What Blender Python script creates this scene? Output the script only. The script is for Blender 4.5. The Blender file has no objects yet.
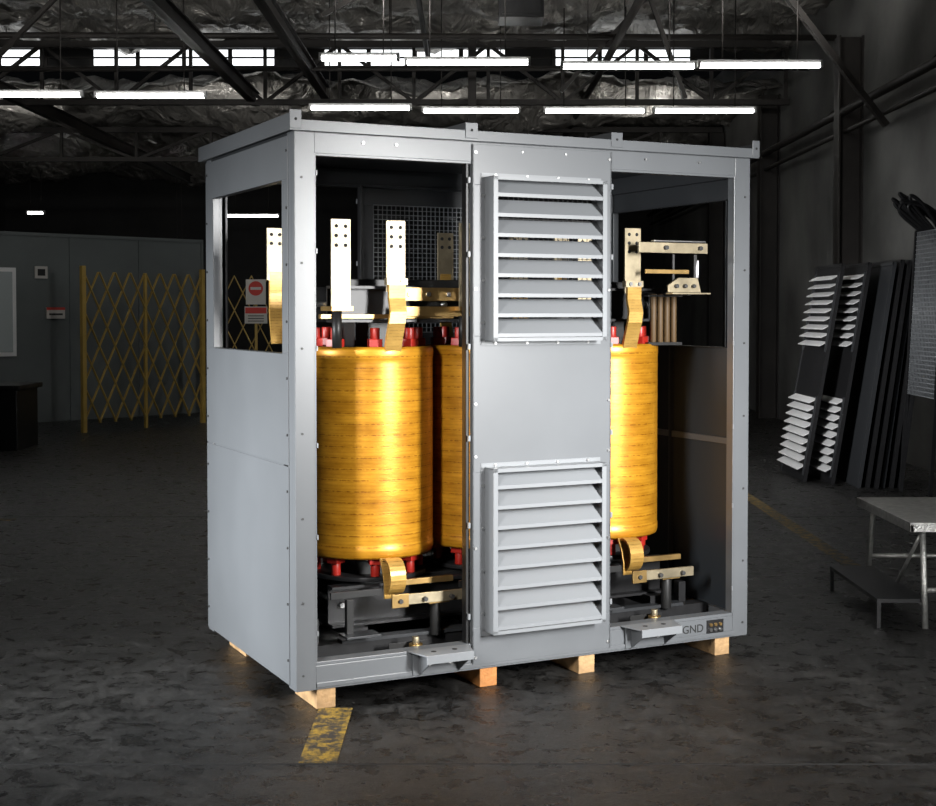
import bpy, bmesh, math, random
from mathutils import Vector, Matrix
random.seed(7)
S = bpy.context.scene
try:
    S.view_settings.view_transform = 'Standard'
    S.view_settings.look = 'None'
except Exception as e:
    print(e)

# ------------------------------------------------------------ materials
def mat(name, col, rough=0.5, metal=0.0, var=0.0, vscale=5.0, bump=0.0, bscale=30.0, emis=None, estr=0.0, coat=0.0, spec=0.5):
    m = bpy.data.materials.new(name); m.use_nodes = True
    nt = m.node_tree; b = nt.nodes['Principled BSDF']
    b.inputs['Base Color'].default_value = (*col, 1)
    b.inputs['Roughness'].default_value = rough
    b.inputs['Metallic'].default_value = metal
    b.inputs['Coat Weight'].default_value = coat
    b.inputs['Specular IOR Level'].default_value = spec
    tc = nt.nodes.new('ShaderNodeTexCoord')
    if var > 0:
        n = nt.nodes.new('ShaderNodeTexNoise'); n.inputs['Scale'].default_value = vscale
        n.inputs['Detail'].default_value = 6
        r = nt.nodes.new('ShaderNodeValToRGB')
        r.color_ramp.elements[0].position = 0.3; r.color_ramp.elements[1].position = 0.7
        r.color_ramp.elements[0].color = (*[c*(1-var) for c in col], 1)
        r.color_ramp.elements[1].color = (*[min(1, c*(1+var)) for c in col], 1)
        nt.links.new(tc.outputs['Object'], n.inputs['Vector'])
        nt.links.new(n.outputs['Fac'], r.inputs['Fac'])
        nt.links.new(r.outputs['Color'], b.inputs['Base Color'])
    if bump > 0:
        n2 = nt.nodes.new('ShaderNodeTexNoise'); n2.inputs['Scale'].default_value = bscale
        n2.inputs['Detail'].default_value = 4
        bp = nt.nodes.new('ShaderNodeBump'); bp.inputs['Strength'].default_value = bump
        bp.inputs['Distance'].default_value = 0.02
        nt.links.new(tc.outputs['Object'], n2.inputs['Vector'])
        nt.links.new(n2.outputs['Fac'], bp.inputs['Height'])
        nt.links.new(bp.outputs['Normal'], b.inputs['Normal'])
    if emis:
        b.inputs['Emission Color'].default_value = (*emis, 1)
        b.inputs['Emission Strength'].default_value = estr
    return m

M = {}
M['gray'] = mat('gray_powder_coat', (0.112, 0.119, 0.127), 0.33, 0.0, 0.05, 3, 0.012, 150)
M['graydk'] = mat('dark_steel_painted_shade', (0.03, 0.032, 0.035), 0.42, 0.2)  # dark steel; also the gray paint with interior shade put into the colour
M['inner'] = mat('gray_inner_shade', (0.045, 0.053, 0.062), 0.25, 0.1)  # for added inside sheets, interior shade put into their colour
M['slat'] = mat('louver_paint', (0.185, 0.195, 0.206), 0.34)
M['bolt'] = mat('zinc_bolt', (0.6, 0.6, 0.6), 0.3, 1.0)
M['boltdk'] = mat('dark_bolt', (0.05, 0.05, 0.05), 0.5, 0.5)
M['wood'] = mat('timber', (0.38, 0.235, 0.11), 0.7, 0, 0.4, 14, 0.3, 60)
M['woodo'] = mat('timber_orange', (0.42, 0.17, 0.045), 0.7, 0, 0.3, 14, 0.3, 60)
M['black'] = mat('black_steel', (0.014, 0.014, 0.015), 0.4, 0.2, 0.2, 20)
M['core'] = mat('core_laminations', (0.02, 0.02, 0.02), 0.45, 0.4)
M['red'] = mat('red_insulator', (0.30, 0.014, 0.008), 0.4)
M['tin'] = mat('tinned_copper', (0.33, 0.28, 0.19), 0.46, 0.8, 0.3, 10, 0.05, 60)
M['brass'] = mat('brass_bus', (0.36, 0.235, 0.09), 0.40, 0.9, 0.3, 12)
M['bore'] = mat('coil_end', (0.08, 0.045, 0.015), 0.6)
M['hole'] = mat('hole_dark', (0.01, 0.01, 0.01), 0.8)
M['ink'] = mat('label_ink', (0.01, 0.01, 0.01), 0.6)
M['yellow'] = mat('yellow_gate_paint', (0.36, 0.24, 0.055), 0.5, 0, 0.15, 5)
M['partition'] = mat('partition_paint', (0.095, 0.107, 0.107), 0.7, 0, 0.15, 0.8)
M['concrete'] = mat('wall_concrete', (0.105, 0.105, 0.10), 0.85, 0, 0.5, 0.7, 0.2, 8)
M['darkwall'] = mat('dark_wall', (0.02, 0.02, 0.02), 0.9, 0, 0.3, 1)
M['steelbk'] = mat('roof_steel', (0.022, 0.019, 0.017), 0.6, 0.2, 0.3, 3)
M['white'] = mat('white_enamel', (0.65, 0.65, 0.65), 0.5)
M['signw'] = mat('sign_white', (0.45, 0.43, 0.40), 0.5)
M['signr'] = mat('sign_red', (0.45, 0.03, 0.02), 0.5)
M['alu'] = mat('aluminium', (0.55, 0.55, 0.53), 0.38, 0.85, 0.2, 30, 0.4, 90)
M['tube'] = mat('fluorescent_tube', (1, 1, 1), 0.5, emis=(1.0, 1.0, 0.97), estr=14)
M['sky'] = mat('clerestory_glass', (0.8, 0.8, 0.8), 0.5, emis=(0.95, 0.98, 1.0), estr=1.8)
M['glass'] = mat('window_pane', (0.22, 0.24, 0.24), 0.2, emis=(0.9, 1, 1), estr=0.02)

def gold_mat(name, c0, c1, rough, metal, period, line, band, bumpd):
    m = bpy.data.materials.new(name); m.use_nodes = True
    nt = m.node_tree; b = nt.nodes['Principled BSDF']; L = nt.links.new
    tc = nt.nodes.new('ShaderNodeTexCoord')
    n = nt.nodes.new('ShaderNodeTexNoise'); n.inputs['Scale'].default_value = 3.0; n.inputs['Detail'].default_value = 6
    n.inputs['Roughness'].default_value = 0.65
    mp = nt.nodes.new('ShaderNodeMapping'); mp.inputs['Scale'].default_value = (1.6, 1.6, 5)
    L(tc.outputs['Object'], mp.inputs['Vector']); L(mp.outputs['Vector'], n.inputs['Vector'])
    w = nt.nodes.new('ShaderNodeTexWave'); w.bands_direction = 'Z'
    w.inputs['Scale'].default_value = 2*math.pi/(20*period); w.inputs['Distortion'].default_value = 0.25
    w.inputs['Detail Scale'].default_value = 3; w.inputs['Detail'].default_value = 2
    L(tc.outputs['Object'], w.inputs['Vector'])
    w2 = nt.nodes.new('ShaderNodeTexWave'); w2.bands_direction = 'Z'; w2.wave_profile = 'SAW'
    w2.inputs['Scale'].default_value = 2*math.pi/(20*period*0.33); w2.inputs['Distortion'].default_value = 0.3
    L(tc.outputs['Object'], w2.inputs['Vector'])
    nd = nt.nodes.new('ShaderNodeTexNoise'); nd.inputs['Scale'].default_value = 60; nd.inputs['Detail'].default_value = 2
    L(tc.outputs['Object'], nd.inputs['Vector'])
    r1 = nt.nodes.new('ShaderNodeValToRGB')
    r1.color_ramp.elements[0].position = 0.3; r1.color_ramp.elements[0].color = (*c0, 1)
    r1.color_ramp.elements[1].position = 0.7; r1.color_ramp.elements[1].color = (*c1, 1)
    L(n.outputs['Fac'], r1.inputs['Fac'])
    ad = nt.nodes.new('ShaderNodeMath'); ad.operation = 'MULTIPLY_ADD'; ad.inputs[1].default_value = 0.16
    L(nd.outputs['Fac'], ad.inputs[0]); L(w.outputs['Fac'], ad.inputs[2])
    r2 = nt.nodes.new('ShaderNodeValToRGB')
    r2.color_ramp.elements[0].position = 0.075; r2.color_ramp.elements[0].color = (*line, 1)
    r2.color_ramp.elements[1].position = 0.11; r2.color_ramp.elements[1].color = (1, 1, 1, 1)
    L(ad.outputs[0], r2.inputs['Fac'])
    r3 = nt.nodes.new('ShaderNodeValToRGB')
    r3.color_ramp.elements[0].position = 0.0; r3.color_ramp.elements[0].color = (*band, 1)
    r3.color_ramp.elements[1].position = 0.5; r3.color_ramp.elements[1].color = (1, 1, 1, 1)
    L(w2.outputs['Fac'], r3.inputs['Fac'])
    mx = nt.nodes.new('ShaderNodeMixRGB'); mx.blend_type = 'MULTIPLY'; mx.inputs['Fac'].default_value = 1
    L(r1.outputs['Color'], mx.inputs['Color1']); L(r2.outputs['Color'], mx.inputs['Color2'])
    mx2 = nt.nodes.new('ShaderNodeMixRGB'); mx2.blend_type = 'MULTIPLY'; mx2.inputs['Fac'].default_value = 1
    L(mx.outputs['Color'], mx2.inputs['Color1']); L(r3.outputs['Color'], mx2.inputs['Color2'])
    L(mx2.outputs['Color'], b.inputs['Base Color'])
    ad3 = nt.nodes.new('ShaderNodeMath'); ad3.operation = 'MULTIPLY_ADD'; ad3.inputs[1].default_value = 0.12
    L(r2.outputs['Color'], ad3.inputs[0]); L(n.outputs['Fac'], ad3.inputs[2])
    bp = nt.nodes.new('ShaderNodeBump'); bp.inputs['Strength'].default_value = 0.4; bp.inputs['Distance'].default_value = bumpd
    L(ad3.outputs[0], bp.inputs['Height']); L(bp.outputs['Normal'], b.inputs['Normal'])
    b.inputs['Roughness'].default_value = rough; b.inputs['Metallic'].default_value = metal
    b.inputs['Coat Weight'].default_value = 0.15; b.inputs['Coat Roughness'].default_value = 0.25
    return m
M['gold'] = gold_mat('amber_insulation_tape', (0.38, 0.155, 0.006), (0.66, 0.315, 0.022), 0.38, 0.45, 0.05, (0.55, 0.46, 0.34), (0.86, 0.82, 0.75), 0.004)
M['strap'] = gold_mat('gold_wrapped_lead', (0.36, 0.20, 0.04), (0.60, 0.37, 0.10), 0.42, 0.5, 0.014, (0.4, 0.4, 0.4), (0.8, 0.8, 0.8), 0.003)

def foil_mat():
    m = bpy.data.materials.new('foil_insulation'); m.use_nodes = True
    nt = m.node_tree; b = nt.nodes['Principled BSDF']
    b.inputs['Base Color'].default_value = (0.45, 0.43, 0.40, 1)
    b.inputs['Metallic'].default_value = 0.6; b.inputs['Roughness'].default_value = 0.32
    tc = nt.nodes.new('ShaderNodeTexCoord')
    mp = nt.nodes.new('ShaderNodeMapping'); mp.inputs['Scale'].default_value = (1.0, 0.45, 1)
    n = nt.nodes.new('ShaderNodeTexNoise'); n.inputs['Scale'].default_value = 2.0; n.inputs['Detail'].default_value = 8
    n.inputs['Distortion'].default_value = 1.6
    bp = nt.nodes.new('ShaderNodeBump'); bp.inputs['Strength'].default_value = 1; bp.inputs['Distance'].default_value = 0.4
    nt.links.new(tc.outputs['Object'], mp.inputs['Vector']); nt.links.new(mp.outputs['Vector'], n.inputs['Vector'])
    nt.links.new(n.outputs['Fac'], bp.inputs['Height']); nt.links.new(bp.outputs['Normal'], b.inputs['Normal'])
    return m
M['foil'] = foil_mat()

def floor_mat():
    m = bpy.data.materials.new('worn_asphalt_floor'); m.use_nodes = True
    nt = m.node_tree; b = nt.nodes['Principled BSDF']; L = nt.links.new
    tc = nt.nodes.new('ShaderNodeTexCoord')
    def noise(s, d, dist=0, rough=0.5):
        n = nt.nodes.new('ShaderNodeTexNoise'); n.inputs['Scale'].default_value = s; n.inputs['Detail'].default_value = d
        n.inputs['Distortion'].default_value = dist; n.inputs['Roughness'].default_value = rough
        L(tc.outputs['Object'], n.inputs['Vector']); return n
    def ramp(src, p0, p1, c0, c1):
        r = nt.nodes.new('ShaderNodeValToRGB'); r.color_ramp.elements[0].position = p0; r.color_ramp.elements[1].position = p1
        r.color_ramp.elements[0].color = (*c0, 1); r.color_ramp.elements[1].color = (*c1, 1); L(src, r.inputs['Fac']); return r
    def mul(a, c):
        mx = nt.nodes.new('ShaderNodeMixRGB'); mx.blend_type = 'MULTIPLY'; mx.inputs['Fac'].default_value = 1
        L(a, mx.inputs['Color1']); L(c, mx.inputs['Color2']); return mx
    n1 = noise(1.3, 12, 0.8, 0.7); n2 = noise(9, 14, 0.4, 0.75); n3 = noise(45, 8, 0, 0.75)
    r1 = ramp(n1.outputs['Fac'], 0.38, 0.66, (0.012, 0.0115, 0.011), (0.058, 0.056, 0.053))
    r2 = ramp(n2.outputs['Fac'], 0.42, 0.60, (0.25, 0.25, 0.25), (1.0, 1.0, 1.0))
    r3 = ramp(n3.outputs['Fac'], 0.42, 0.58, (0.25, 0.25, 0.25), (1.0, 1.0, 1.0))
    mx = mul(mul(r1.outputs['Color'], r2.outputs['Color']).outputs['Color'], r3.outputs['Color'])
    v = nt.nodes.new('ShaderNodeTexVoronoi'); v.feature = 'DISTANCE_TO_EDGE'; v.inputs['Scale'].default_value = 0.4
    nd = noise(1.5, 5)
    ma = nt.nodes.new('ShaderNodeVectorMath'); ma.operation = 'ADD'
    L(tc.outputs['Object'], ma.inputs[0]); L(nd.outputs['Color'], ma.inputs[1]); L(ma.outputs[0], v.inputs['Vector'])
    rc = ramp(v.outputs['Distance'], 0.0, 0.004, (0.45, 0.45, 0.45), (1, 1, 1))
    mx2 = mul(mx.outputs['Color'], rc.outputs['Color'])
    n4 = noise(5.5, 15, 3.0, 0.85)
    rs = ramp(n4.outputs['Fac'], 0.60, 0.65, (0, 0, 0), (0.75, 0.75, 0.75))
    mx3 = nt.nodes.new('ShaderNodeMixRGB'); mx3.blend_type = 'MIX'; L(rs.outputs['Color'], mx3.inputs['Fac'])
    L(mx2.outputs['Color'], mx3.inputs['Color1']); mx3.inputs['Color2'].default_value = (0.15, 0.148, 0.142, 1)
    L(mx3.outputs['Color'], b.inputs['Base Color'])
    rr = ramp(n2.outputs['Fac'], 0.38, 0.62, (0.20, 0.20, 0.20), (0.46, 0.46, 0.46)); L(rr.outputs['Color'], b.inputs['Roughness'])
    bp = nt.nodes.new('ShaderNodeBump'); bp.inputs['Strength'].default_value = 0.5; bp.inputs['Distance'].default_value = 0.03
    L(n2.outputs['Fac'], bp.inputs['Height'])
    bp2 = nt.nodes.new('ShaderNodeBump'); bp2.inputs['Strength'].default_value = 0.8; bp2.inputs['Distance'].default_value = 0.012
    L(n3.outputs['Fac'], bp2.inputs['Height']); L(bp.outputs['Normal'], bp2.inputs['Normal'])
    L(bp2.outputs['Normal'], b.inputs['Normal'])
    b.inputs['Specular IOR Level'].default_value = 0.65
    return m
M['floor'] = floor_mat()

def line_mat():
    m = bpy.data.materials.new('worn_yellow_line'); m.use_nodes = True
    nt = m.node_tree; b = nt.nodes['Principled BSDF']; L = nt.links.new
    tc = nt.nodes.new('ShaderNodeTexCoord')
    n = nt.nodes.new('ShaderNodeTexNoise'); n.inputs['Scale'].default_value = 14; n.inputs['Detail'].default_value = 15
    n.inputs['Roughness'].default_value = 0.85
    L(tc.outputs['Object'], n.inputs['Vector'])
    r = nt.nodes.new('ShaderNodeValToRGB'); r.color_ramp.elements[0].position = 0.47; r.color_ramp.elements[1].position = 0.57
    r.color_ramp.elements[0].color = (0.022, 0.02, 0.018, 1); r.color_ramp.elements[1].color = (0.34, 0.21, 0.025, 1)
    L(n.outputs['Fac'], r.inputs['Fac']); L(r.outputs['Color'], b.inputs['Base Color'])
    b.inputs['Roughness'].default_value = 0.6
    return m
M['line'] = line_mat()

# ------------------------------------------------------------ mesh builder
class Bd:
    def __init__(s): s.bm = bmesh.new(); s.mats = []
    def mi(s, k):
        if k not in s.mats: s.mats.append(k)
        return s.mats.index(k)
    def _t(s, verts, k, smooth=False):
        i = s.mi(k); fs = set()
        for v in verts:
            for f in v.link_faces: fs.add(f)
        for f in fs: f.material_index = i; f.smooth = smooth
    def box(s, a, b, k, rot=None):
        a = Vector(a); b = Vector(b); c = (a+b)/2; d = b-a
        mtx = Matrix.Translation(c)
        if rot: mtx = mtx @ rot
        mtx = mtx @ Matrix.Diagonal((abs(d.x), abs(d.y), abs(d.z), 1))
        r = bmesh.ops.create_cube(s.bm, size=1, matrix=mtx); s._t(r['verts'], k); return s
    def cyl(s, p0, p1, r, k, seg=12, r2=None):
        p0 = Vector(p0); p1 = Vector(p1); d = p1-p0
        q = d.to_track_quat('Z', 'Y').to_matrix().to_4x4()
        res = bmesh.ops.create_cone(s.bm, cap_ends=True, segments=seg, radius1=r, radius2=r if r2 is None else r2, depth=d.length,
              matrix=Matrix.Translation((p0+p1)/2) @ q)
        s._t(res['verts'], k, False)
        for v in res['verts']:
            for f in v.link_faces:
                if len(f.verts) == 4: f.smooth = True
        return s
    def beam(s, p0, p1, w, h, k):
        p0 = Vector(p0); p1 = Vector(p1); d = p1-p0
        q = d.to_track_quat('Z', 'Y').to_matrix().to_4x4()
        mtx = Matrix.Translation((p0+p1)/2) @ q @ Matrix.Diagonal((w, h, d.length, 1))
        r = bmesh.ops.create_cube(s.bm, size=1, matrix=mtx); s._t(r['verts'], k); return s
    def poly(s, pts, th, k):
        th = Vector(th); i = s.mi(k)
        a = [s.bm.verts.new(p) for p in pts]; b = [s.bm.verts.new(Vector(p)+th) for p in pts]
        n = len(pts); fs = [s.bm.faces.new(a), s.bm.faces.new(b[::-1])]
        for j in range(n): fs.append(s.bm.faces.new((a[j], b[j], b[(j+1) % n], a[(j+1) % n])))
        for f in fs: f.material_index = i
        return s
    def ribbon(s, path, wvec, th, k):
        wv = Vector(wvec); i = s.mi(k); rings = []
        for j, p in enumerate(path):
            p = Vector(p); a = Vector(path[max(0, j-1)]); b = Vector(path[min(len(path)-1, j+1)])
            n = (b-a).cross(wv).normalized()*th/2
            rings.append([s.bm.verts.new(p-wv/2-n), s.bm.verts.new(p+wv/2-n), s.bm.verts.new(p+wv/2+n), s.bm.verts.new(p-wv/2+n)])
        for r0, r1 in zip(rings[:-1], rings[1:]):
            for j in range(4):
                f = s.bm.faces.new((r0[j], r0[(j+1) % 4], r1[(j+1) % 4], r1[j])); f.material_index = i; f.smooth = False
        f = s.bm.faces.new(rings[0][::-1]); f.material_index = i
        f = s.bm.faces.new(rings[-1]); f.material_index = i
        return s
    def lathe(s, cx, cy, prof, k, seg=96):
        i = s.mi(k); rings = []
        for r, z in prof:
            rings.append([s.bm.verts.new((cx+r*math.cos(2*math.pi*t/seg), cy+r*math.sin(2*math.pi*t/seg), z)) for t in range(seg)])
        for r0, r1 in zip(rings[:-1], rings[1:]):
            for t in range(seg):
                f = s.bm.faces.new((r0[t], r0[(t+1) % seg], r1[(t+1) % seg], r1[t])); f.material_index = i; f.smooth = True
        return s
    def done(s, name, parent=None, bevel=0.0, loc=None):
        bmesh.ops.recalc_face_normals(s.bm, faces=s.bm.faces)
        if loc is not None:
            bmesh.ops.translate(s.bm, verts=s.bm.verts, vec=-Vector(loc))
        me = bpy.data.meshes.new(name); s.bm.to_mesh(me); s.bm.free()
        for k in s.mats: me.materials.append(M[k])
        o = bpy.data.objects.new(name, me); S.collection.objects.link(o)
        if loc is not None: o.location = loc
        if parent: o.parent = parent
        if bevel > 0:
            md = o.modifiers.new('bevel', 'BEVEL'); md.width = bevel; md.segments = 2; md.limit_method = 'ANGLE'
        return o

def empty(name, loc=(0, 0, 0), rz=0):
    e = bpy.data.objects.new(name, None); S.collection.objects.link(e)
    e.location = loc; e.rotation_euler = (0, 0, rz); e.empty_display_size = 0.2; return e

# ------------------------------------------------------------ camera
F = 1385.0
cam_d = bpy.data.cameras.new('camera'); cam = bpy.data.objects.new('camera', cam_d); S.collection.objects.link(cam)
cam.location = (0, 0, 1.65); cam.rotation_euler = (math.radians(90-1.8), 0, 0)
cam_d.sensor_width = 36; cam_d.lens = F/936*36; cam_d.shift_y = -47.5/936; cam_d.clip_end = 200
S.camera = cam
HZ = 311.5

# ------------------------------------------------------------ enclosure
ORG = (-0.706, 5.65, 0); ANG = math.atan2(0.4446, 0.8957)
W, D = 2.30, 1.30; ZB, ZT = 0.085, 2.39
enc = empty('transformer_enclosure', ORG, ANG)

def face(name, back):
    G = 'graydk' if back else 'gray'; SL = 'graydk' if back else 'slat'  # rear uses a darker copy of the same paint, shade painted in
    def Y(y): return D-y if back else y
    def bx(b, x0, x1, y0, y1, z0, z1, k, rot=None): b.box((x0, min(Y(y0), Y(y1)), z0), (x1, max(Y(y0), Y(y1)), z1), k, rot)
    b = Bd(); XR = W-0.087
    for x0, x1, xi in ((0.0, 0.087, 0.087), (XR, W, XR)):
        bx(b, x0, x1, 0, 0.012, ZB, ZT, G)
        bx(b, xi-0.006, xi+0.006, 0.0, 0.05, 0.2, 2.30, G)
    bx(b, 0.087, XR, 0.002, 0.035, 2.30, ZT, G)
    bx(b, 0.087, XR, 0.004, 0.05, 2.29, 2.302, G)
    bx(b, 0.087, XR, 0.002, 0.035, ZB, 0.185, G)
    bx(b, 0.087, XR, -0.006, 0.002, 0.095, 0.115, G)
    bx(b, 0.087, XR, 0.004, 0.075, 0.185, 0.2, G)
    for x in (0.796, 1.522):
        bx(b, x-0.008, x+0.008, 0.02, 0.06, 0.2, 2.30, 'black')
    b.done(name+'_frame', enc, 0.002)
    b = Bd()
    px0, px1 = 0.806, 1.513; lx0, lx1 = 0.885, 1.415
    for a0, a1 in ((0.108, 0.27), (0.95, 1.545), (2.20, 2.375)):
        bx(b, px0, px1, -0.008, 0.0, a0, a1, G)
    for a0, a1 in ((0.27, 0.95), (1.545, 2.20)):
        bx(b, px0, lx0, -0.008, 0.0, a0, a1, G); bx(b, lx1, px1, -0.008, 0.0, a0, a1, G)
    for xx in (px0, px1-0.008):
        bx(b, xx, xx+0.008, -0.008, 0.018, 0.108, 2.375, G)
    b.done(name+'_center_panel', enc, 0.0015)
    for li, (z0, z1) in enumerate(((0.25, 0.972), (1.523, 2.235))):
        b = Bd(); x0, x1 = 0.865, 1.437; dp = 0.09
        bx(b, x0-0.018, x1+0.018, -0.011, -0.008, z0-0.018, z0+0.01, SL)
        bx(b, x0-0.018, x1+0.018, -0.011, -0.008, z1-0.01, z1+0.018, SL)
        bx(b, x0-0.018, x0, -0.011, -0.008, z0, z1, SL); bx(b, x1, x1+0.018, -0.011, -0.008, z0, z1, SL)
        bx(b, x0, x0+0.004, -dp, -0.008, z0, z1, SL); bx(b, x1-0.004, x1, -dp, -0.008, z0, z1, SL)
        bx(b, x0, x0+0.022, -dp-0.003, -dp, z0, z1, SL); bx(b, x1-0.022, x1, -dp-0.003, -dp, z0, z1, SL)
        bx(b, x0, x1, -dp, -0.008, z1-0.004, z1, SL); bx(b, x0, x1, -dp, -0.008, z0, z0+0.004, SL)
        bx(b, x0, x1, -dp-0.003, -dp, z1-0.016, z1, SL); bx(b, x0, x1, -dp-0.003, -dp, z0, z0+0.016, SL)
        n = 8; pit = (z1-z0-0.02)/n
        for i in range(n):
            zt = z1-0.012-i*pit; zb_ = zt-pit*0.72
            pts = [(x0+0.004, Y(-0.012), zt), (x0+0.004, Y(-dp+0.002), zb_), (x0+0.004, Y(-dp+0.002), zb_-0.014), (x0+0.004, Y(-dp-0.001), zb_-0.014),
                   (x0+0.004, Y(-dp-0.001), zb_+0.002), (x0+0.004, Y(-0.009), zt+0.003)]
            b.poly(pts, (x1-x0-0.008, 0, 0), SL)
        for i in range(4):
            xx = x0+0.05+i*(x1-x0-0.1)/3
            for zz in (z0-0.009, z1+0.009):
                b.cyl((xx, Y(-0.011), zz), (xx, Y(-0.017), zz), 0.006, 'bolt', 8)
        for i in range(4):
            zz = z0+0.08+i*(z1-z0-0.16)/3
            for xx in (x0-0.010, x1+0.010): b.cyl((xx, Y(-0.011), zz), (xx, Y(-0.017), zz), 0.006, 'bolt', 8)
        for i in range(22):
            xx = lx0+(lx1-lx0)*i/21; hw = 0.002 if back else 0.0012
            bx(b, xx-hw, xx+hw, 0.001, 0.004, z0+0.02, z1-0.03, 'slat' if back else 'boltdk')
        for i in range(28):
            zz = z0+0.02+(z1-z0-0.05)*i/27
            bx(b, lx0, lx1, 0.001, 0.004, zz-hw, zz+hw, 'slat' if back else 'boltdk')
        b.done(name+'_louver_%d' % (li+1), enc)
    b = Bd()
    for zz in (0.14, 0.62, 1.02, 1.25, 1.75, 2.34):
        for xx in (px0+0.014, px1-0.014):
            b.cyl((xx, Y(-0.008), zz), (xx, Y(-0.014), zz), 0.0065, 'bolt', 8)
    for zz in (0.32, 0.72, 1.1, 1.5, 1.9, 2.22):
        for xx in (0.795, 1.522):
            bx(b, xx-0.005, xx+0.005, -0.001, 0.012, zz-0.012, zz+0.012, 'slat')
        for xx in (0.094, XR-0.007):
            bx(b, xx-0.003, xx+0.003, -0.006, 0.004, zz-0.010, zz+0.010, 'slat')
    for zz in (0.15, 0.45, 0.8, 1.15, 1.5, 1.85, 2.2):
        for xx in (0.03, W-0.03):
            b.cyl((xx, Y(0), zz), (xx, Y(-0.004), zz), 0.005, 'boltdk', 8)
    for xx in (0.3, 0.45, 1.7, 2.0, 1.05, 1.27): b.cyl((xx, Y(0.002), 2.352), (xx, Y(-0.008 if xx < 1 or xx > 1.5 else -0.012), 2.352), 0.005, 'bolt', 8)
    b.done(name+'_hardware', enc)
face('front', False)
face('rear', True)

def side(name, right):
    def X(x): return W-x if right else x
    def bx(b, x0, x1, y0, y1, z0, z1, k): b.box((min(X(x0), X(x1)), y0, z0), (max(X(x0), X(x1)), y1, z1), k)
    b = Bd()
    bx(b, 0, 0.012, 0.012, 0.09, ZB, ZT, 'gray'); bx(b, 0, 0.012, D-0.09, D-0.012, ZB, ZT, 'gray')
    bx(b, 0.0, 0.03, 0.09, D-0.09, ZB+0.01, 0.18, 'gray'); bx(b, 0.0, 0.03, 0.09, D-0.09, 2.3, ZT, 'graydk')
    bx(b, 0.012, 0.05, 0.09, 0.10, 0.2, 2.3, 'graydk'); bx(b, 0.012, 0.05, D-0.1, D-0.09, 0.2, 2.3, 'gray')
    f = -0.004; g = 0.0
    bx(b, f, g, 0.075, D-0.004, ZB+0.012, 1.008, 'gray')
    bx(b, f, g, 0.075, D-0.004, 1.014, 1.478, 'gray')
    bx(b, f, g, 0.075, D-0.004, 2.196, 2.375, 'gray')
    bx(b, f, g, 0.075, 0.15, 1.478, 2.196, 'gray'); bx(b, f, g, 1.17, D-0.004, 1.478, 2.196, 'gray')
    bx(b, 0.0, 0.004, 0.1, D-0.1, 0.18, 1.008, 'inner'); bx(b, 0.0, 0.004, 0.1, D-0.1, 1.02, 1.478, 'inner')  # added liner sheets, their dark colour carries the inside shade
    bx(b, 0.004, 0.03, 0.62, 0.63, 0.2, 1.478, 'graydk')
    bx(b, 0.0, 0.006, 0.09, D-0.09, 2.197, 2.3, 'graydk')  # added dark band, shade painted over the gray top panel
    bx(b, f, 0.03, 0.146, 0.15, 1.478, 2.196, 'graydk'); bx(b, f, 0.03, 1.17, 1.174, 1.478, 2.196, 'gray')
    bx(b, f, 0.03, 0.15, 1.17, 1.474, 1.478, 'graydk'); bx(b, f, 0.03, 0.15, 1.17, 2.196, 2.2, 'graydk')
    bx(b, 0.0, 0.016, 0.15, 1.17, 1.0, 1.03, 'gray')
    for yy in (0.085, D-0.03):
        for i in range(10):
            zz = 0.2+i*0.235
            b.cyl((X(-0.004), yy, zz), (X(-0.009), yy, zz), 0.006, 'boltdk', 8)
    b.done(name, enc, 0.0015)
side('left_side_panels', False)
side('right_side_panels', True)

b = Bd()  # roof
b.box((-0.02, -0.02, 2.395), (W+0.02, D+0.02, 2.425), 'gray')
b.box((0.03, 0.04, 2.385), (W-0.03, D-0.04, 2.395), 'graydk')
b.box((-0.024, -0.03, 2.385), (W+0.024, -0.02, 2.43), 'gray'); b.box((-0.024, D+0.02, 2.385), (W+0.024, D+0.03, 2.43), 'gray')
b.box((-0.03, -0.03, 2.385), (-0.02, D+0.03, 2.455), 'gray'); b.box((W+0.02, -0.03, 2.385), (W+0.03, D+0.03, 2.455), 'gray')
for x in (0.79, 1.525):
    b.box((x-0.03, -0.032, 2.425), (x-0.022, D+0.03, 2.462), 'gray'); b.box((x+0.022, -0.032, 2.425), (x+0.03, D+0.03, 2.462), 'gray')
    b.box((x-0.03, -0.034, 2.395), (x+0.03, -0.026, 2.462), 'gray')
b.box((-0.03, -0.034, 2.392), (0.02, -0.028, 2.468), 'gray')
b.box((W-0.012, -0.034, 2.392), (W+0.03, -0.028, 2.468), 'gray')
for x in (-0.005, 0.79, 1.525, W+0.01):
    b.cyl((x, -0.034, 2.43), (x, -0.037, 2.43), 0.006, 'hole', 10)
b.done('roof', enc, 0.0015)

b = Bd()
b.box((0.02, 0.04, 0.10), (W-0.02, D-0.04, 0.13), 'black')
for y in (0.3, 0.95): b.box((0.05, y-0.04, 0.13), (W-0.05, y+0.04, 0.2), 'black')
b.done('base_frame', enc)

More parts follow.
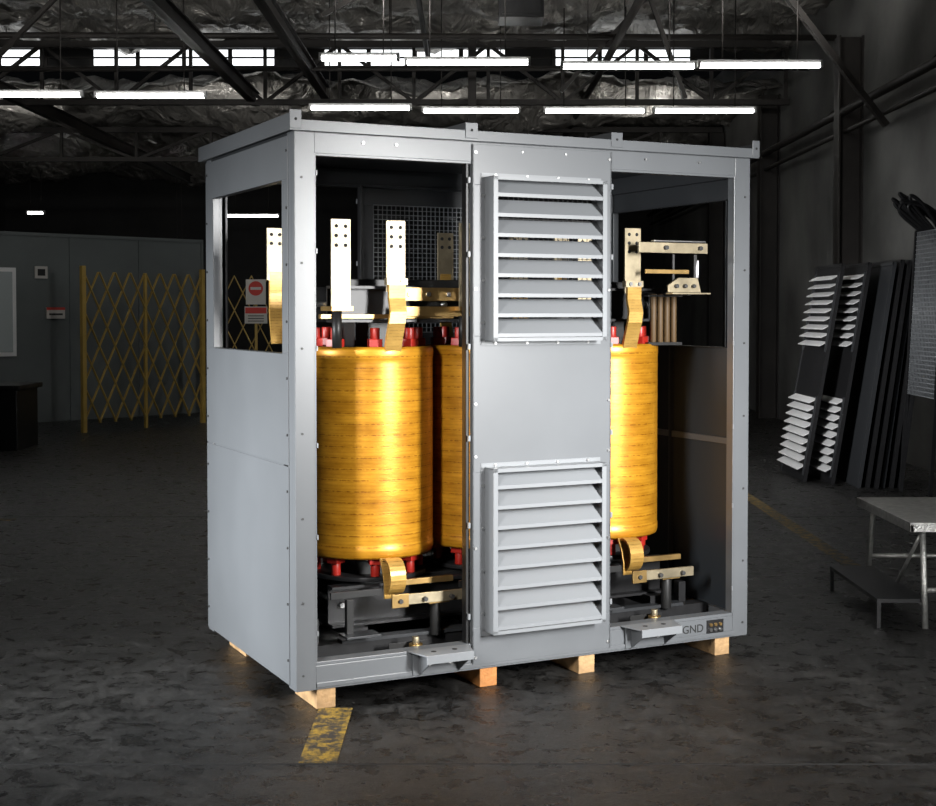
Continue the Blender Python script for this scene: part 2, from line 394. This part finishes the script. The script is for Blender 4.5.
def bracket(name, x0, x1):
    b = Bd(); z = 0.197
    b.poly([(x0, 0, z), (x1, 0, z), (x1-0.035, -0.12, z), (x0+0.035, -0.12, z)], (0, 0, 0.006), 'slat')
    b.box((x0+0.035, -0.126, z-0.03), (x1-0.035, -0.12, z+0.006), 'slat')
    for x in (x0+0.05, x1-0.056):
        b.poly([(x, -0.006, z), (x, -0.115, z), (x, -0.115, z-0.03), (x, -0.006, z-0.105)], (0.006, 0, 0), 'gray')
    b.box((x0+0.02, -0.012, z-0.10), (x1-0.02, -0.006, z), 'gray')
    for x in ((x0+x1)/2-0.05, (x0+x1)/2+0.05):
        b.cyl((x, -0.012, z-0.055), (x, -0.02, z-0.055), 0.011, 'bolt', 6)
        b.cyl((x, -0.06, z+0.006), (x, -0.06, z+0.0075), 0.012, 'hole', 12)
    b.done(name, enc, 0.0015)
bracket('jacking_bracket_1', 0.50, 0.79)
bracket('jacking_bracket_2', 1.575, 1.865)

b = Bd()
b.box((2.06, -0.004, 0.112), (2.155, 0.002, 0.178), 'black')
for x in (2.08, 2.107, 2.135):
    b.cyl((x, -0.004, 0.157), (x, -0.012, 0.157), 0.008, 'brass', 10); b.cyl((x, -0.004, 0.132), (x, -0.012, 0.132), 0.008, 'bolt', 10)
b.done('ground_pad', enc)
tx = bpy.data.curves.new('gnd_label', 'FONT'); tx.body = 'GND'; tx.size = 0.054; tx.extrude = 0.0006
to = bpy.data.objects.new('gnd_label', tx); S.collection.objects.link(to); to.parent = enc
to.location = (1.92, 0.0005, 0.127); to.rotation_euler = (math.radians(90), 0, 0); tx.materials.append(M['ink'])

def cab(u, v, z=0):
    c, s = math.cos(ANG), math.sin(ANG); return (ORG[0]+u*c-v*s, ORG[1]+u*s+v*c, z)
for i, (u, k) in enumerate(((0.135, 'wood'), (0.895, 'woodo'), (1.40, 'wood'), (2.16, 'wood'))):
    for v0 in (0.012, D-0.31):
        b = Bd(); b.box((-0.042, 0, 0.0), (0.042, 0.27, 0.084), k)
        o = b.done('timber_block', None, 0.003); o.location = cab(u, v0); o.rotation_euler = (0, 0, ANG)

# ------------------------------------------------------------ transformer
tr = empty('dry_type_transformer', ORG, ANG)
R = 0.305; CZ0, CZ1 = 0.545, 1.494; CY = 0.6; CX = (0.5626, 1.185, 1.812)
for i, cx in enumerate(CX):
    b = Bd()
    prof = [(R-0.012, CZ0), (R-0.003, CZ0+0.003), (R, CZ0+0.012), (R+0.002, CZ0+0.02), (R+0.002, CZ0+0.05), (R, CZ0+0.055)]
    nz = 30
    for j in range(2, nz-1): prof.append((R+0.0003*math.sin(j*2.4), CZ0+0.012+(CZ1-CZ0-0.024)*j/nz))
    prof += [(R, CZ1-0.055), (R+0.002, CZ1-0.05), (R+0.002, CZ1-0.02), (R, CZ1-0.012), (R-0.003, CZ1-0.003), (R-0.012, CZ1)]
    b.lathe(0, 0, prof, 'gold')
    b.lathe(0, 0, [(R-0.012, CZ1), (R-0.05, CZ1-0.004), (R-0.05, CZ1-0.03), (R-0.08, CZ1-0.03), (R-0.08, CZ1-0.003), (0.15, CZ1-0.003), (0.15, CZ0+0.003), (R-0.012, CZ0)], 'bore', 64)
    o = b.done('coil_%d' % (i+1), tr); o.location = (cx, CY, 0)
    b = Bd()
    for t in range(8):
        a = math.pi/8+t*math.pi/4+0.15
        x, y = cx+0.24*math.cos(a), CY+0.24*math.sin(a)
        b.box((x-0.03, y-0.03, CZ1-0.002), (x+0.03, y+0.03, CZ1+0.035), 'red', Matrix.Rotation(a, 4, 'Z'))
        b.cyl((x, y, CZ1+0.03), (x, y, CZ1+0.085), 0.022, 'red', 14)
        b.box((x-0.03, y-0.03, CZ0-0.03), (x+0.03, y+0.03, CZ0+0.002), 'red', Matrix.Rotation(a, 4, 'Z'))
        b.cyl((x, y, 0.46), (x, y, CZ0-0.02), 0.022, 'red', 14)
    b.lathe(cx, CY, [(0.17, 0.44), (0.27, 0.44), (0.27, 0.46), (0.17, 0.46), (0.17, 0.44)], 'black', 40)
    b.done('insulating_spacers_%d' % (i+1), tr, 0.003)
b = Bd()
for cx in CX: b.box((cx-0.10, CY-0.10, 0.40), (cx+0.10, CY+0.10, 1.65), 'core')
b.box((0.42, CY-0.11, 0.24), (1.95, CY+0.11, 0.43), 'core'); b.box((0.42, CY-0.11, 1.60), (1.95, CY+0.11, 1.80), 'core')
b.done('laminated_core', tr, 0.004)
b = Bd()
for (z0, z1) in ((0.25, 0.42), (1.61, 1.76)):
    for sgn in (-1, 1):
        y = CY+sgn*0.17
        b.box((0.30, y-0.006, z0), (2.08, y+0.006, z1), 'black')
        for zz in (z0, z1): b.box((0.30, y-0.006 if sgn > 0 else y-0.06, zz-0.006), (2.08, y+0.06 if sgn > 0 else y+0.006, zz+0.006), 'black')
        for x in (0.36, 0.87, 1.5, 2.02): b.cyl((x, CY-0.2, (z0+z1)/2), (x, CY+0.2, (z0+z1)/2), 0.012, 'bolt', 8)
for x in (0.4, 1.0, 1.4, 1.98):
    b.box((x-0.04, CY-0.3, 0.2), (x+0.04, CY+0.3, 0.25), 'black')
b.done('core_clamps', tr)

def busbar(b, x, y, z0, z1, w=0.09, th=0.010, rows=3):
    b.box((x-w/2, y-th/2, z0), (x+w/2, y+th/2, z1), 'tin')
    for r in range(rows):
        for sx in (-1, 1):
            p = (x+sx*w*0.24, y-th/2, z1-0.03-r*0.042)
            b.cyl((p[0], p[1]-0.0015, p[2]), (p[0], p[1]+0.001, p[2]), 0.0085, 'hole', 12)
b = Bd()
FY = CY-R+0.01
def lead(b, x, y, zt, zm):
    busbar(b, x, y, zm, zt)
    b.ribbon([(x, y-0.012, zm+0.06), (x, y-0.014, zm+0.03), (x, y-0.012, zm-0.03), (x, y-0.03, zm-0.09), (x-0.01, y-0.035, zm-0.14), (x-0.012, y-0.01, 1.53), (x-0.012, y+0.01, 1.47)], (0.078, 0, 0), 0.016, 'strap')
    b.box((x-0.05, y-0.022, zm+0.03), (x+0.05, y+0.01, zm+0.06), 'tin')
    for sx in (-0.025, 0.025): b.cyl((x+sx, y-0.03, zm+0.045), (x+sx, y+0.02, zm+0.045), 0.01, 'bolt', 6)
for cx in CX:
    lead(b, cx+0.012, FY-0.01, 2.055, 1.74)
b.done('low_voltage_leads', tr)
b = Bd()
for cx in CX:
    busbar(b, cx-0.245, FY+0.0, 1.66, 2.055)
    b.box((cx-0.29, FY-0.01, 1.655), (cx-0.19, FY+0.13, 1.675), 'brass')
    b.cyl((cx-0.24, FY+0.06, 1.49), (cx-0.24, FY+0.06, 1.655), 0.022, 'core', 14)
for x in (0.219, 1.108, 1.78):
    busbar(b, x, 0.9, 1.80, 2.045, 0.085, 0.01, 2)
    b.ribbon([(x, 0.9, 1.84), (x, 0.905, 1.74), (x, 0.90, 1.62), (x, 0.87, 1.5)], (0.06, 0, 0), 0.014, 'strap')
b.done('terminal_bars', tr)
b = Bd()
b.box((0.62, 0.33, 1.70), (0.95, 0.345, 1.76), 'brass'); b.box((0.60, 0.35, 1.63), (1.02, 0.365, 1.675), 'brass')
b.box((0.25, 0.37, 1.62), (0.9, 0.40, 1.64), 'brass')
for x in (0.66, 0.75, 0.85): b.cyl((x, 0.32, 1.73), (x, 0.36, 1.73), 0.012, 'bolt', 6)
b.box((1.80, 0.20, 1.935), (2.20, 0.214, 1.985), 'tin')
b.box((1.90, 0.215, 1.99), (2.20, 0.25, 1.997), 'bolt')
for x in (1.95, 2.15): b.cyl((x, 0.18, 1.96), (x, 0.22, 1.96), 0.011, 'boltdk', 6)
b.box((2.125, 0.205, 1.79), (2.14, 0.215, 1.93), 'boltdk')
b.box((2.0, 0.206, 1.79), (2.01, 0.215, 1.93), 'boltdk')
b.poly([(1.95, 0.17, 1.745), (2.14, 0.17, 1.745), (2.12, 0.17, 1.815), (2.01, 0.17, 1.815), (1.95, 0.17, 1.78)], (0, 0.012, 0), 'tin')
b.box((1.94, 0.12, 1.735), (2.16, 0.18, 1.743), 'tin'); b.box((1.84, 0.20, 1.835), (2.09, 0.21, 1.855), 'brass')
for x in (1.99, 2.04, 2.09): b.cyl((x, 0.15, 1.775), (x, 0.17, 1.775), 0.010, 'boltdk', 6)
b.cyl((2.11, 0.16, 1.815), (2.11, 0.16, 1.90), 0.008, 'bolt', 8)
for x in (1.99, 2.03, 2.07, 2.11):
    b.cyl((x, 0.36, 1.50), (x, 0.36, 1.74), 0.016, 'bore', 16)
b.box((1.95, 0.34, 1.725), (2.15, 0.38, 1.735), 'core'); b.box((2.04, 0.14, 1.73), (2.06, 0.40, 1.742), 'core')
b.box((1.95, 0.34, 1.485), (2.15, 0.52, 1.50), 'core')
b.done('bus_and_tap_links', tr, 0.001)
b = Bd()
for cx in CX:
    x = cx-0.02; pts = []
    for j in range(15):
        a = math.radians(-25+j*15)
        pts.append((x, 0.265-0.0675*math.sin(a), 0.475+0.075*math.cos(a)))
    b.ribbon(pts, (0.075, 0, 0), 0.012, 'strap')
    b.ribbon([(x-0.02, 0.30, 0.55), (x-0.02, 0.27, 0.50), (x-0.02, 0.25, 0.44), (x-0.02, 0.25, 0.38)], (0.05, 0, 0), 0.010, 'strap')
    b.box((x-0.03, 0.18, 0.36), (x+0.32, 0.195, 0.405), 'tin')
    b.box((x-0.04, 0.17, 0.352), (x+0.04, 0.18, 0.41), 'brass')
    for sx in (0.0, 0.12, 0.25): b.cyl((x+sx, 0.16, 0.38), (x+sx, 0.20, 0.38), 0.011, 'boltdk', 6)
    b.cyl((x+0.2, 0.24, 0.2), (x+0.2, 0.24, 0.36), 0.025, 'core', 14)
    b.box((x+0.15, 0.195, 0.35), (x+0.25, 0.28, 0.365), 'brass')
    b.box((x-0.30, 0.24, 0.40), (x-0.06, 0.255, 0.43), 'core')
    b.box((x+0.05, 0.26, 0.43), (x+0.30, 0.28, 0.455), 'brass')
    b.box((x-0.24, 0.20, 0.25), (x-0.21, 0.23, 0.40), 'core'); b.box((x-0.26, 0.15, 0.24), (x-0.1, 0.25, 0.25), 'graydk')
    b.cyl((x+0.05, 0.12, 0.14), (x+0.05, 0.12, 0.20), 0.03, 'brass', 16); b.cyl((x+0.05, 0.12, 0.2), (x+0.05, 0.12, 0.23), 0.016, 'tin', 12)
    b.box((x-0.06, 0.08, 0.13), (x+0.12, 0.16, 0.142), 'brass'); b.box((x-0.06, 0.16, 0.13), (x+0.12, 0.165, 0.20), 'core')
    b.cyl((x+0.17, 0.13, 0.13), (x+0.17, 0.13, 0.17), 0.022, 'bolt', 12)
    b.cyl((x-0.2, 0.14, 0.13), (x-0.2, 0.14, 0.155), 0.018, 'brass', 12)
b.done('lower_leads', tr, 0.001)
b = Bd()
for x in (0.2, 2.15):
    for y in (0.35, 0.85): b.box((x-0.02, y-0.02, 0.13), (x+0.02, y+0.02, 0.3), 'black')
for y in (0.28, 0.92): b.box((0.3, y-0.03, 0.2), (2.1, y+0.03, 0.215), 'graydk')
b.done('mounting_feet', tr)

# ------------------------------------------------------------ room
b = Bd(); b.box((-12, -4, -0.1), (4.8, 36, 0), 'floor'); b.done('floor')
b = Bd(); b.box((4.8, -4, 0), (5.0, 36, 6.2), 'concrete')
b.done('wall_right')
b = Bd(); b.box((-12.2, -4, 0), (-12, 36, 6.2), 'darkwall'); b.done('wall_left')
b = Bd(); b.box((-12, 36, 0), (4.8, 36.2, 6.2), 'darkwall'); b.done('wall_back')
b = Bd()
for y in (17, 21.5, 26):
    b.box((4.5, y-0.12, 0), (4.52, y+0.12, 5.0), 'steelbk'); b.box((4.78, y-0.12, 0), (4.8, y+0.12, 5.0), 'steelbk'); b.box((4.5, y-0.01, 0), (4.8, y+0.01, 5.0), 'steelbk')
b.done('steel_columns')
b = Bd()
b.cyl((4.55, 4, 4.08), (4.55, 35, 4.08), 0.05, 'steelbk', 10); b.cyl((4.6, 4, 3.85), (4.6, 35, 3.85), 0.03, 'steelbk', 10)
for y in range(6, 34, 4): b.beam((4.55, y, 4.08), (4.79, y, 4.3), 0.03, 0.03, 'steelbk')
b.done('wall_pipes')

def foil(y0, y1, zbase, slope, nx, ny, amp=0.22, per=2.2):
    bm = bmesh.new(); vs = []
    for j in range(ny+1):
        row = []
        for i in range(nx+1):
            x = -12+16.8*i/nx; y = y0+(y1-y0)*j/ny
            z = zbase+slope*(y-y0) - amp*abs(math.sin(y*math.pi/per))*(0.7+0.5*math.sin(x*1.3+y)) + 0.05*math.sin(x*4+2*math.sin(y*3))+0.03*math.sin(x*9.7+y*5)+random.uniform(-0.035, 0.035)
            row.append(bm.verts.new((x, y, z)))
        vs.append(row)
    for j in range(ny):
        for i in range(nx):
            f = bm.faces.new((vs[j][i], vs[j][i+1], vs[j+1][i+1], vs[j+1][i])); f.smooth = True
    me = bpy.data.meshes.new('ceiling'); bm.to_mesh(me); bm.free(); me.materials.append(M['foil'])
    o = bpy.data.objects.new('ceiling', me); S.collection.objects.link(o)
    md = o.modifiers.new('thickness', 'SOLIDIFY'); md.thickness = 0.03; md.offset = 1
foil(-4, 21, 6.02, -0.006, 130, 190)
foil(21.3, 28, 5.30, 0.0, 110, 60, 0.3)
foil(28.3, 36, 5.28, 0.0, 110, 50, 0.3)
def clerestory(name, y, z0, z1, gaps):
    b = Bd()
    b.box((-12, y, z0-0.05), (4.8, y+0.05, z0), 'steelbk'); b.box((-12, y, z1), (4.8, y+0.05, z1+0.4), 'steelbk')
    x = -12.0; k = 0
    while x < 4.75:
        b.box((x+0.03, y+0.02, z0), (min(x+0.66, 4.78), y+0.03, z1), 'darkwall' if k in gaps else 'sky')
        b.box((x-0.03, y, z0), (x+0.03, y+0.05, z1), 'steelbk'); x += 0.7; k += 1
    b.box((-12, y-0.01, (z0+z1)/2-0.012), (4.8, y+0.02, (z0+z1)/2+0.012), 'steelbk')
    b.done(name)
clerestory('window_1', 21.1, 5.38, 5.62, (8, 13, 18, 22, 23))
clerestory('window_2', 28.1, 5.40, 5.62, (3, 4, 9, 15, 19))

def truss(y, z0, z1, step=1.4, t=0.05):
    b = Bd()
    b.box((-12, y-t, z0-t*0.8), (4.75, y+t, z0+t*0.8), 'steelbk'); b.box((-12, y-t, z1-t), (4.75, y+t, z1+t), 'steelbk')
    x = -11.8; up = True
    while x+step < 4.8:
        p = (x, y, z0 if up else z1); q = (x+step, y, z1 if up else z0)
        b.beam(p, q, 0.06, 0.05, 'steelbk'); b.beam((x+step, y, z0), (x+step, y, z1), 0.05, 0.05, 'steelbk')
        x += step; up = not up
    b.done('roof_truss')
truss(15.2, 5.1, 5.75, 1.9, 0.04); truss(20.6, 4.75, 5.6, 1.1); truss(26, 4.5, 5.05)
def ybeam(x, z, w=0.12, h=0.2, y0=4, y1=33):
    b = Bd(); b.box((x-w/2, y0, z-h/2), (x+w/2, y1, z-h/2+0.02), 'steelbk'); b.box((x-w/2, y0, z+h/2-0.02), (x+w/2, y1, z+h/2), 'steelbk')
    b.box((x-0.01, y0, z-h/2), (x+0.01, y1, z+h/2), 'steelbk'); b.done('roof_beam')
ybeam(-3.2, 4.85, y0=6, y1=21); ybeam(-2.15, 4.95, y0=6, y1=21); ybeam(-6.6, 4.8, y0=6)
b = Bd()
for k in range(4):
    y = 11+k*2.2; b.box((-12, y-0.03, 5.80), (4.78, y+0.03, 5.87), 'steelbk')
b.done('roof_purlins')
b = Bd()
b.box((0.0, 20.3, 4.0), (0.12, 20.42, 5.7), 'steelbk'); b.beam((-0.1, 15.3, 5.7), (-1.6, 15.3, 4.9), 0.08, 0.05, 'steelbk')
b.beam((3.0, 15.3, 5.75), (4.6, 15.3, 3.7), 0.1, 0.06, 'steelbk'); b.beam((2.2, 17.3, 5.7), (2.7, 17.3, 4.3), 0.08, 0.05, 'steelbk')
b.beam((-6, 17, 4.5), (-4.8, 17, 5.7), 0.07, 0.05, 'steelbk'); b.beam((1.2, 18, 4.5), (2.3, 18, 5.7), 0.07, 0.05, 'steelbk')
b.done('roof_braces')
b = Bd(); b.cyl((-11.8, 17.8, 5.2), (4.7, 17.8, 5.15), 0.04, 'steelbk', 10); b.cyl((-11.8, 19.2, 4.98), (4.7, 19.2, 5.0), 0.03, 'steelbk', 10)
b.cyl((1.9, 8, 5.1), (1.9, 33, 5.1), 0.05, 'steelbk', 10); b.cyl((-0.6, 8, 5.45), (-0.6, 21, 5.45), 0.035, 'steelbk', 10)
for x in range(-10, 5, 3): b.cyl((x, 17.8, 5.2), (x, 17.8, 5.8), 0.01, 'steelbk', 6)
b.done('sprinkler_pipes')
b = Bd(); b.box((0.35, 15.6, 4.95), (0.85, 16.1, 5.3), 'black'); b.box((0.38, 15.58, 4.98), (0.82, 15.6, 5.27), 'black')
b.cyl((0.6, 15.85, 5.3), (0.6, 15.85, 5.8), 0.03, 'steelbk'); b.done('unit_heater')

tubes = [(0-25, 85, 96), (97, 208, 97), (310, 412, 109), (422, 520, 112), (543, 645, 112), (652, 754, 112), (405, 530, 64), (560, 695, 68), (696, 820, 67), (225, 280, 216), (28, 46, 213), (176, 184, 243), (320, 400, 60), (-60, -10, 70)]
for i, (a, c, yp) in enumerate(tubes):
    z = 4.3 if yp < 200 else 3.9
    y = (z-1.65)*F/(HZ-yp)
    if y > 34: y = 34; z = 1.65+(HZ-yp)*y/F
    x0 = (a-468)/F*y; x1 = (c-468)/F*y
    b = Bd(); b.box((x0, y-0.035, z+0.03), (x1, y+0.035, z+0.06), 'white')
    for dy in (-0.03, 0.03): b.cyl((x0+0.03, y+dy, z), (x1-0.03, y+dy, z), 0.020, 'tube', 10)
    b.box((x0, y-0.05, z-0.02), (x0+0.03, y+0.05, z+0.04), 'white'); b.box((x1-0.03, y-0.05, z-0.02), (x1, y+0.05, z+0.04), 'white')
    zc = 4.92 if y > 21 else 5.78
    for x in (x0+0.2*(x1-x0), x0+0.8*(x1-x0)): b.cyl((x, y, z+0.06), (x, y, zc), 0.008, 'steelbk', 6)
    b.done('fluorescent_light', None, 0, (x0, y, z))

def marking(x, y0, y1, w=0.11):
    b = Bd(); b.box((x-w/2, y0, 0.0), (x+w/2, y1, 0.003), 'line'); b.done('floor_line')
marking(-0.55, 5.02, 5.72, 0.14); marking(-0.62, 7.4, 10.5); marking(2.5, 8.9, 24)
b = Bd(); b.box((-7.5, 10.9, 0), (-3.6, 11.0, 0.003), 'line'); b.done('floor_line')
b = Bd(); b.box((-12, 5.0, 0.0), (4.8, 5.012, 0.001), 'hole'); b.box((-12, 11.1, 0.0), (4.8, 11.12, 0.001), 'hole'); b.done('trim_1')

po = empty('partition_office', (-8.6, 18.5, 0), math.atan2(3.9, 3.9))
Lw = 6.0
b = Bd(); b.box((0, 0, 0), (Lw, 0.12, 2.82), 'partition'); b.box((Lw-0.12, 0.12, 0), (Lw, 4, 2.82), 'partition'); b.box((0, 0.12, 2.78), (Lw, 4, 2.82), 'partition')
for x in (0, 1.2, 2.4, 3.6, 4.8, Lw-0.03): b.box((x, -0.02, 0), (x+0.04, 0, 2.82), 'partition')
b.box((0, -0.03, 2.78), (Lw, 0.0, 2.83), 'partition')
b.done('panels', po)
b = Bd(); b.box((1.3, -0.04, 1.0), (2.72, -0.02, 2.3), 'white'); b.box((1.36, -0.05, 1.06), (2.66, -0.035, 2.24), 'glass'); b.done('window', po)
b = Bd(); b.box((3.02, -0.05, 2.15), (3.22, -0.02, 2.33), 'signw'); b.box((3.06, -0.055, 2.19), (3.18, -0.05, 2.29), 'hole'); b.done('exit_sign_plate', po)
b = Bd(); b.box((3.2, -0.05, 1.55), (3.5, -0.02, 1.72), 'signw'); b.box((3.2, -0.055, 1.68), (3.5, -0.05, 1.72), 'signr'); b.box((3.24, -0.055, 1.6), (3.46, -0.05, 1.63), 'ink'); b.done('notice', po)

g = empty('expandable_safety_gate', (-5.25, 18.9, 0), math.atan2(1.7, 1.3))
b = Bd(); L = 2.14; H0, H1 = 0.12, 2.2; n = 8; dx = L/n
def lattice(b, L, dx, rng):
    for i in range(-3, rng):
        for sgn in (1, -1):
            xa, xb = (i*dx, (i+4)*dx) if sgn > 0 else ((i+4)*dx, i*dx)
            p = Vector((xa, 0.012*sgn, H0)); q = Vector((xb, 0.012*sgn, H1)); d = q-p
            ts = sorted([max(0, min(1, (0-p.x)/d.x)), max(0, min(1, (L-p.x)/d.x))])
            if ts[1]-ts[0] > 0.05: b.beam(p+d*ts[0], p+d*ts[1], 0.035, 0.012, 'yellow')
lattice(b, L, dx, n+1)
for x in (0, L): b.box((x-0.03, -0.03, 0), (x+0.03, 0.03, 2.28), 'yellow')
b.box((L/2-0.02, -0.02, 0), (L/2+0.02, 0.02, 2.2), 'yellow')
b.done('lattice', g)
g2 = empty('expandable_safety_gate', (-3.8, 21.0, 0), 0)
b = Bd(); L2 = 1.3
lattice(b, L2, 0.26, 6)
for x in (0, L2): b.box((x-0.03, -0.03, 0), (x+0.03, 0.03, 2.28), 'yellow')
b.done('lattice', g2)
b = Bd(); yy = 20.9; X0 = (256-468)/F*yy
def zz(py): return 1.65+(HZ-py)/F*yy
b.box((X0-0.15, yy, zz(304)), (X0+0.15, yy+0.01, zz(279)), 'signw'); b.cyl((X0, yy-0.004, zz(288)), (X0, yy, zz(288)), 0.11, 'signr', 24)
b.box((X0-0.08, yy-0.006, zz(288)-0.02), (X0+0.08, yy-0.003, zz(288)+0.02), 'signw')
b.box((X0-0.17, yy, zz(323)), (X0+0.17, yy+0.01, zz(306)), 'signw'); b.box((X0-0.16, yy-0.004, zz(313)), (X0+0.16, yy, zz(307)), 'signr')
for k in range(3): b.box((X0-0.12, yy-0.004, zz(315+k*2.6)-0.012), (X0+0.12, yy, zz(315+k*2.6)), 'ink')
b.box((X0-0.02, yy+0.01, 0), (X0+0.02, yy+0.03, zz(280)), 'yellow')
b.done('danger_sign')

b = Bd(); b.box((-6.9, 16.4, 0), (-5.35, 17.2, 0.72), 'black'); b.box((-6.95, 16.35, 0.72), (-5.3, 17.25, 0.78), 'black')
for x in (-6.6, -6.2, -5.8): b.box((x-0.02, 16.37, 0.05), (x+0.02, 16.4, 0.7), 'black')
b.done('storage_bin', None, 0.01)

def leaning(name, x, y0, w, h, lean, louv, k='black'):
    e = empty(name, (x, y0, 0.0), 0)
    b = Bd(); b.box((0, 0, 0), (0.025, w, h), k)
    b.box((-0.01, 0, 0), (0, 0.03, h), k); b.box((-0.01, w-0.03, 0), (0, w, h), k); b.box((-0.01, 0, h-0.03), (0, w, h), k)
    b.done('sheet', e)
    if louv:
        b = Bd()
        for z0, z1 in ((0.08, 0.82), (1.3, 2.04)):
            n = 9; p = (z1-z0)/n
            for i in range(n):
                zt = z1-i*p
                b.poly([(0, 0.06, zt), (-0.07, 0.06, zt-p*0.62), (-0.07, 0.06, zt-p*0.72), (0, 0.06, zt-p*0.1)], (0, w-0.12, 0), 'white')
            b.box((-0.02, 0.04, z0-0.02), (0, 0.06, z1+0.02), 'graydk'); b.box((-0.02, w-0.06, z0-0.02), (0, w-0.04, z1+0.02), 'graydk')
        b.done('louvers', e)
    e.rotation_euler = (0, lean, 0); return e
leaning('louvered_panel', 3.26, 13.4, 1.0, 2.15, 0.17, True)
leaning('louvered_panel', 3.48, 13.2, 1.0, 2.15, 0.16, True)
for i in range(6):
    leaning('sheet_metal_panel', 3.66+i*0.075, 12.95-0.03*(i % 3), 1.0, 2.14+0.02*(i % 2), 0.15-0.006*i, False, 'black' if i % 3 else 'graydk')

e = empty('wire_mesh_panel', (4.0, 11.95, 0), 0)
b = Bd()
for i in range(21): b.cyl((0, i*0.04, 0.9), (0, i*0.04, 2.38), 0.005, 'slat', 4)
for i in range(38): b.cyl((0, 0, 0.9+i*0.04), (0, 0.8, 0.9+i*0.04), 0.005, 'slat', 4)
for yy2 in (0, 0.8): b.beam((0, yy2, 0), (0, yy2, 2.4), 0.03, 0.03, 'black')
b.done('mesh', e); e.rotation_euler = (0, 0.05, 0)
def hose(name, pts, r, k):
    cu = bpy.data.curves.new(name, 'CURVE'); cu.dimensions = '3D'; cu.bevel_depth = r; cu.bevel_resolution = 2
    sp = cu.splines.new('NURBS'); sp.points.add(len(pts)-1); sp.use_endpoint_u = True; sp.order_u = 4
    for q, p in zip(sp.points, pts): q.co = (*p, 1)
    cu.materials.append(M[k]); o = bpy.data.objects.new(name, cu); S.collection.objects.link(o); return o
hp = empty('hose_bundle', (0, 0, 0))
for i in range(8):
    r = random.uniform
    o = hose('hose_%d' % (i+1), [(4.78, 13.4, 2.0+r(0, .3)), (4.5+r(-.05, .1), 13.0, 2.3+r(-.1, .2)), (4.0+r(-.2, .2), 12.8, 2.75+r(-.05, .1)), (3.9+r(-.1, .1), 12.8, 2.65+r(-.1, .1)), (4.3, 12.9, 2.4+r(-.1, .1)), (4.75, 12.9, 1.9)], 0.018, 'black')
    o.parent = hp

wp = empty('work_platform', (2.31, 7.2, 0), 0)
b = Bd(); H = 0.55
b.box((0, 0, H-0.012), (1.2, 1.0, H), 'alu'); b.box((0, 0, H-0.05), (1.2, 0.02, H-0.012), 'alu'); b.box((0, 0, H-0.05), (0.02, 1.0, H-0.012), 'alu')
b.box((0, 0.98, H-0.05), (1.2, 1.0, H-0.012), 'alu')
b.done('tread_plate', wp, 0.002)
b = Bd()
for x, sx in ((0.08, -0.05), (1.12, 0.05)):
    b.cyl((x, 0.05, H-0.03), (x+sx*0.2, -0.04, 0.0), 0.016, 'alu'); b.cyl((x, 0.92, H-0.03), (x+sx*0.2, 1.02, 0.0), 0.016, 'alu')
    b.cyl((x, -0.01, 0.12), (x, 1.0, 0.12), 0.013, 'alu'); b.cyl((x, 0.05, H-0.05), (x, 0.5, 0.12), 0.010, 'alu')
b.cyl((0.08, -0.02, 0.2), (1.12, -0.02, 0.2), 0.013, 'alu'); b.cyl((0.08, 1.0, 0.2), (1.12, 1.0, 0.2), 0.013, 'alu')
b.box((-0.17, 0.0, 0.13), (0.08, 0.95, 0.15), 'black')
b.box((-0.17, -0.0, 0.0), (-0.15, 0.02, 0.13), 'black'); b.box((-0.17, 0.93, 0.0), (-0.15, 0.95, 0.13), 'black')
b.done('frame', wp)

# ------------------------------------------------------------ lighting
def area(name, loc, tgt, sx, sy, pw, col=(1, 1, 1), spread=180):
    l = bpy.data.lights.new(name, 'AREA'); l.shape = 'RECTANGLE'; l.size = sx; l.size_y = sy; l.energy = pw; l.color = col
    l.spread = math.radians(spread)
    o = bpy.data.objects.new(name, l); S.collection.objects.link(o); o.location = loc
    o.rotation_euler = (Vector(tgt)-Vector(loc)).to_track_quat('-Z', 'Y').to_euler(); return o
area('softbox_left', (-4.2, 4.4, 1.4), (-1.0, 6.2, 0.5), 0.6, 1.2, 70, (0.95, 0.98, 1.0), 65)
area('softbox_right', (3.0, 2.6, 2.1), (0.6, 6.3, 0.95), 0.5, 1.5, 88, (1, 0.995, 0.98), 60)
area('softbox_front', (-1.6, 2.6, 2.4), (-0.2, 6.2, 0.9), 0.3, 1.2, 24, (1, 0.98, 0.95), 65)
area('fill_background', (0.7, 10.0, 2.0), (3.4, 13.7, 1.0), 0.6, 0.9, 26, (1, 1, 1), 60)  # added fill hidden behind the cabinet, brightens the leaning panels
for i, x in enumerate((-7.5, -4.0, -0.5, 3.0)):  # added unseen fills that brighten the ceiling foil
    area('ceiling_fill', (x, 14.2, 4.75), (x, 15.4, 6.0), 1.2, 0.15, 34, (1, 0.98, 0.94), 150)
    area('ceiling_fill', (x, 22.5, 4.35), (x, 23.2, 5.3), 1.2, 0.15, 12, (1, 0.98, 0.94), 150)

w = bpy.data.worlds.new('world'); S.world = w; w.use_nodes = True
w.node_tree.nodes['Background'].inputs[0].default_value = (0.5, 0.55, 0.6, 1); w.node_tree.nodes['Background'].inputs[1].default_value = 0.003
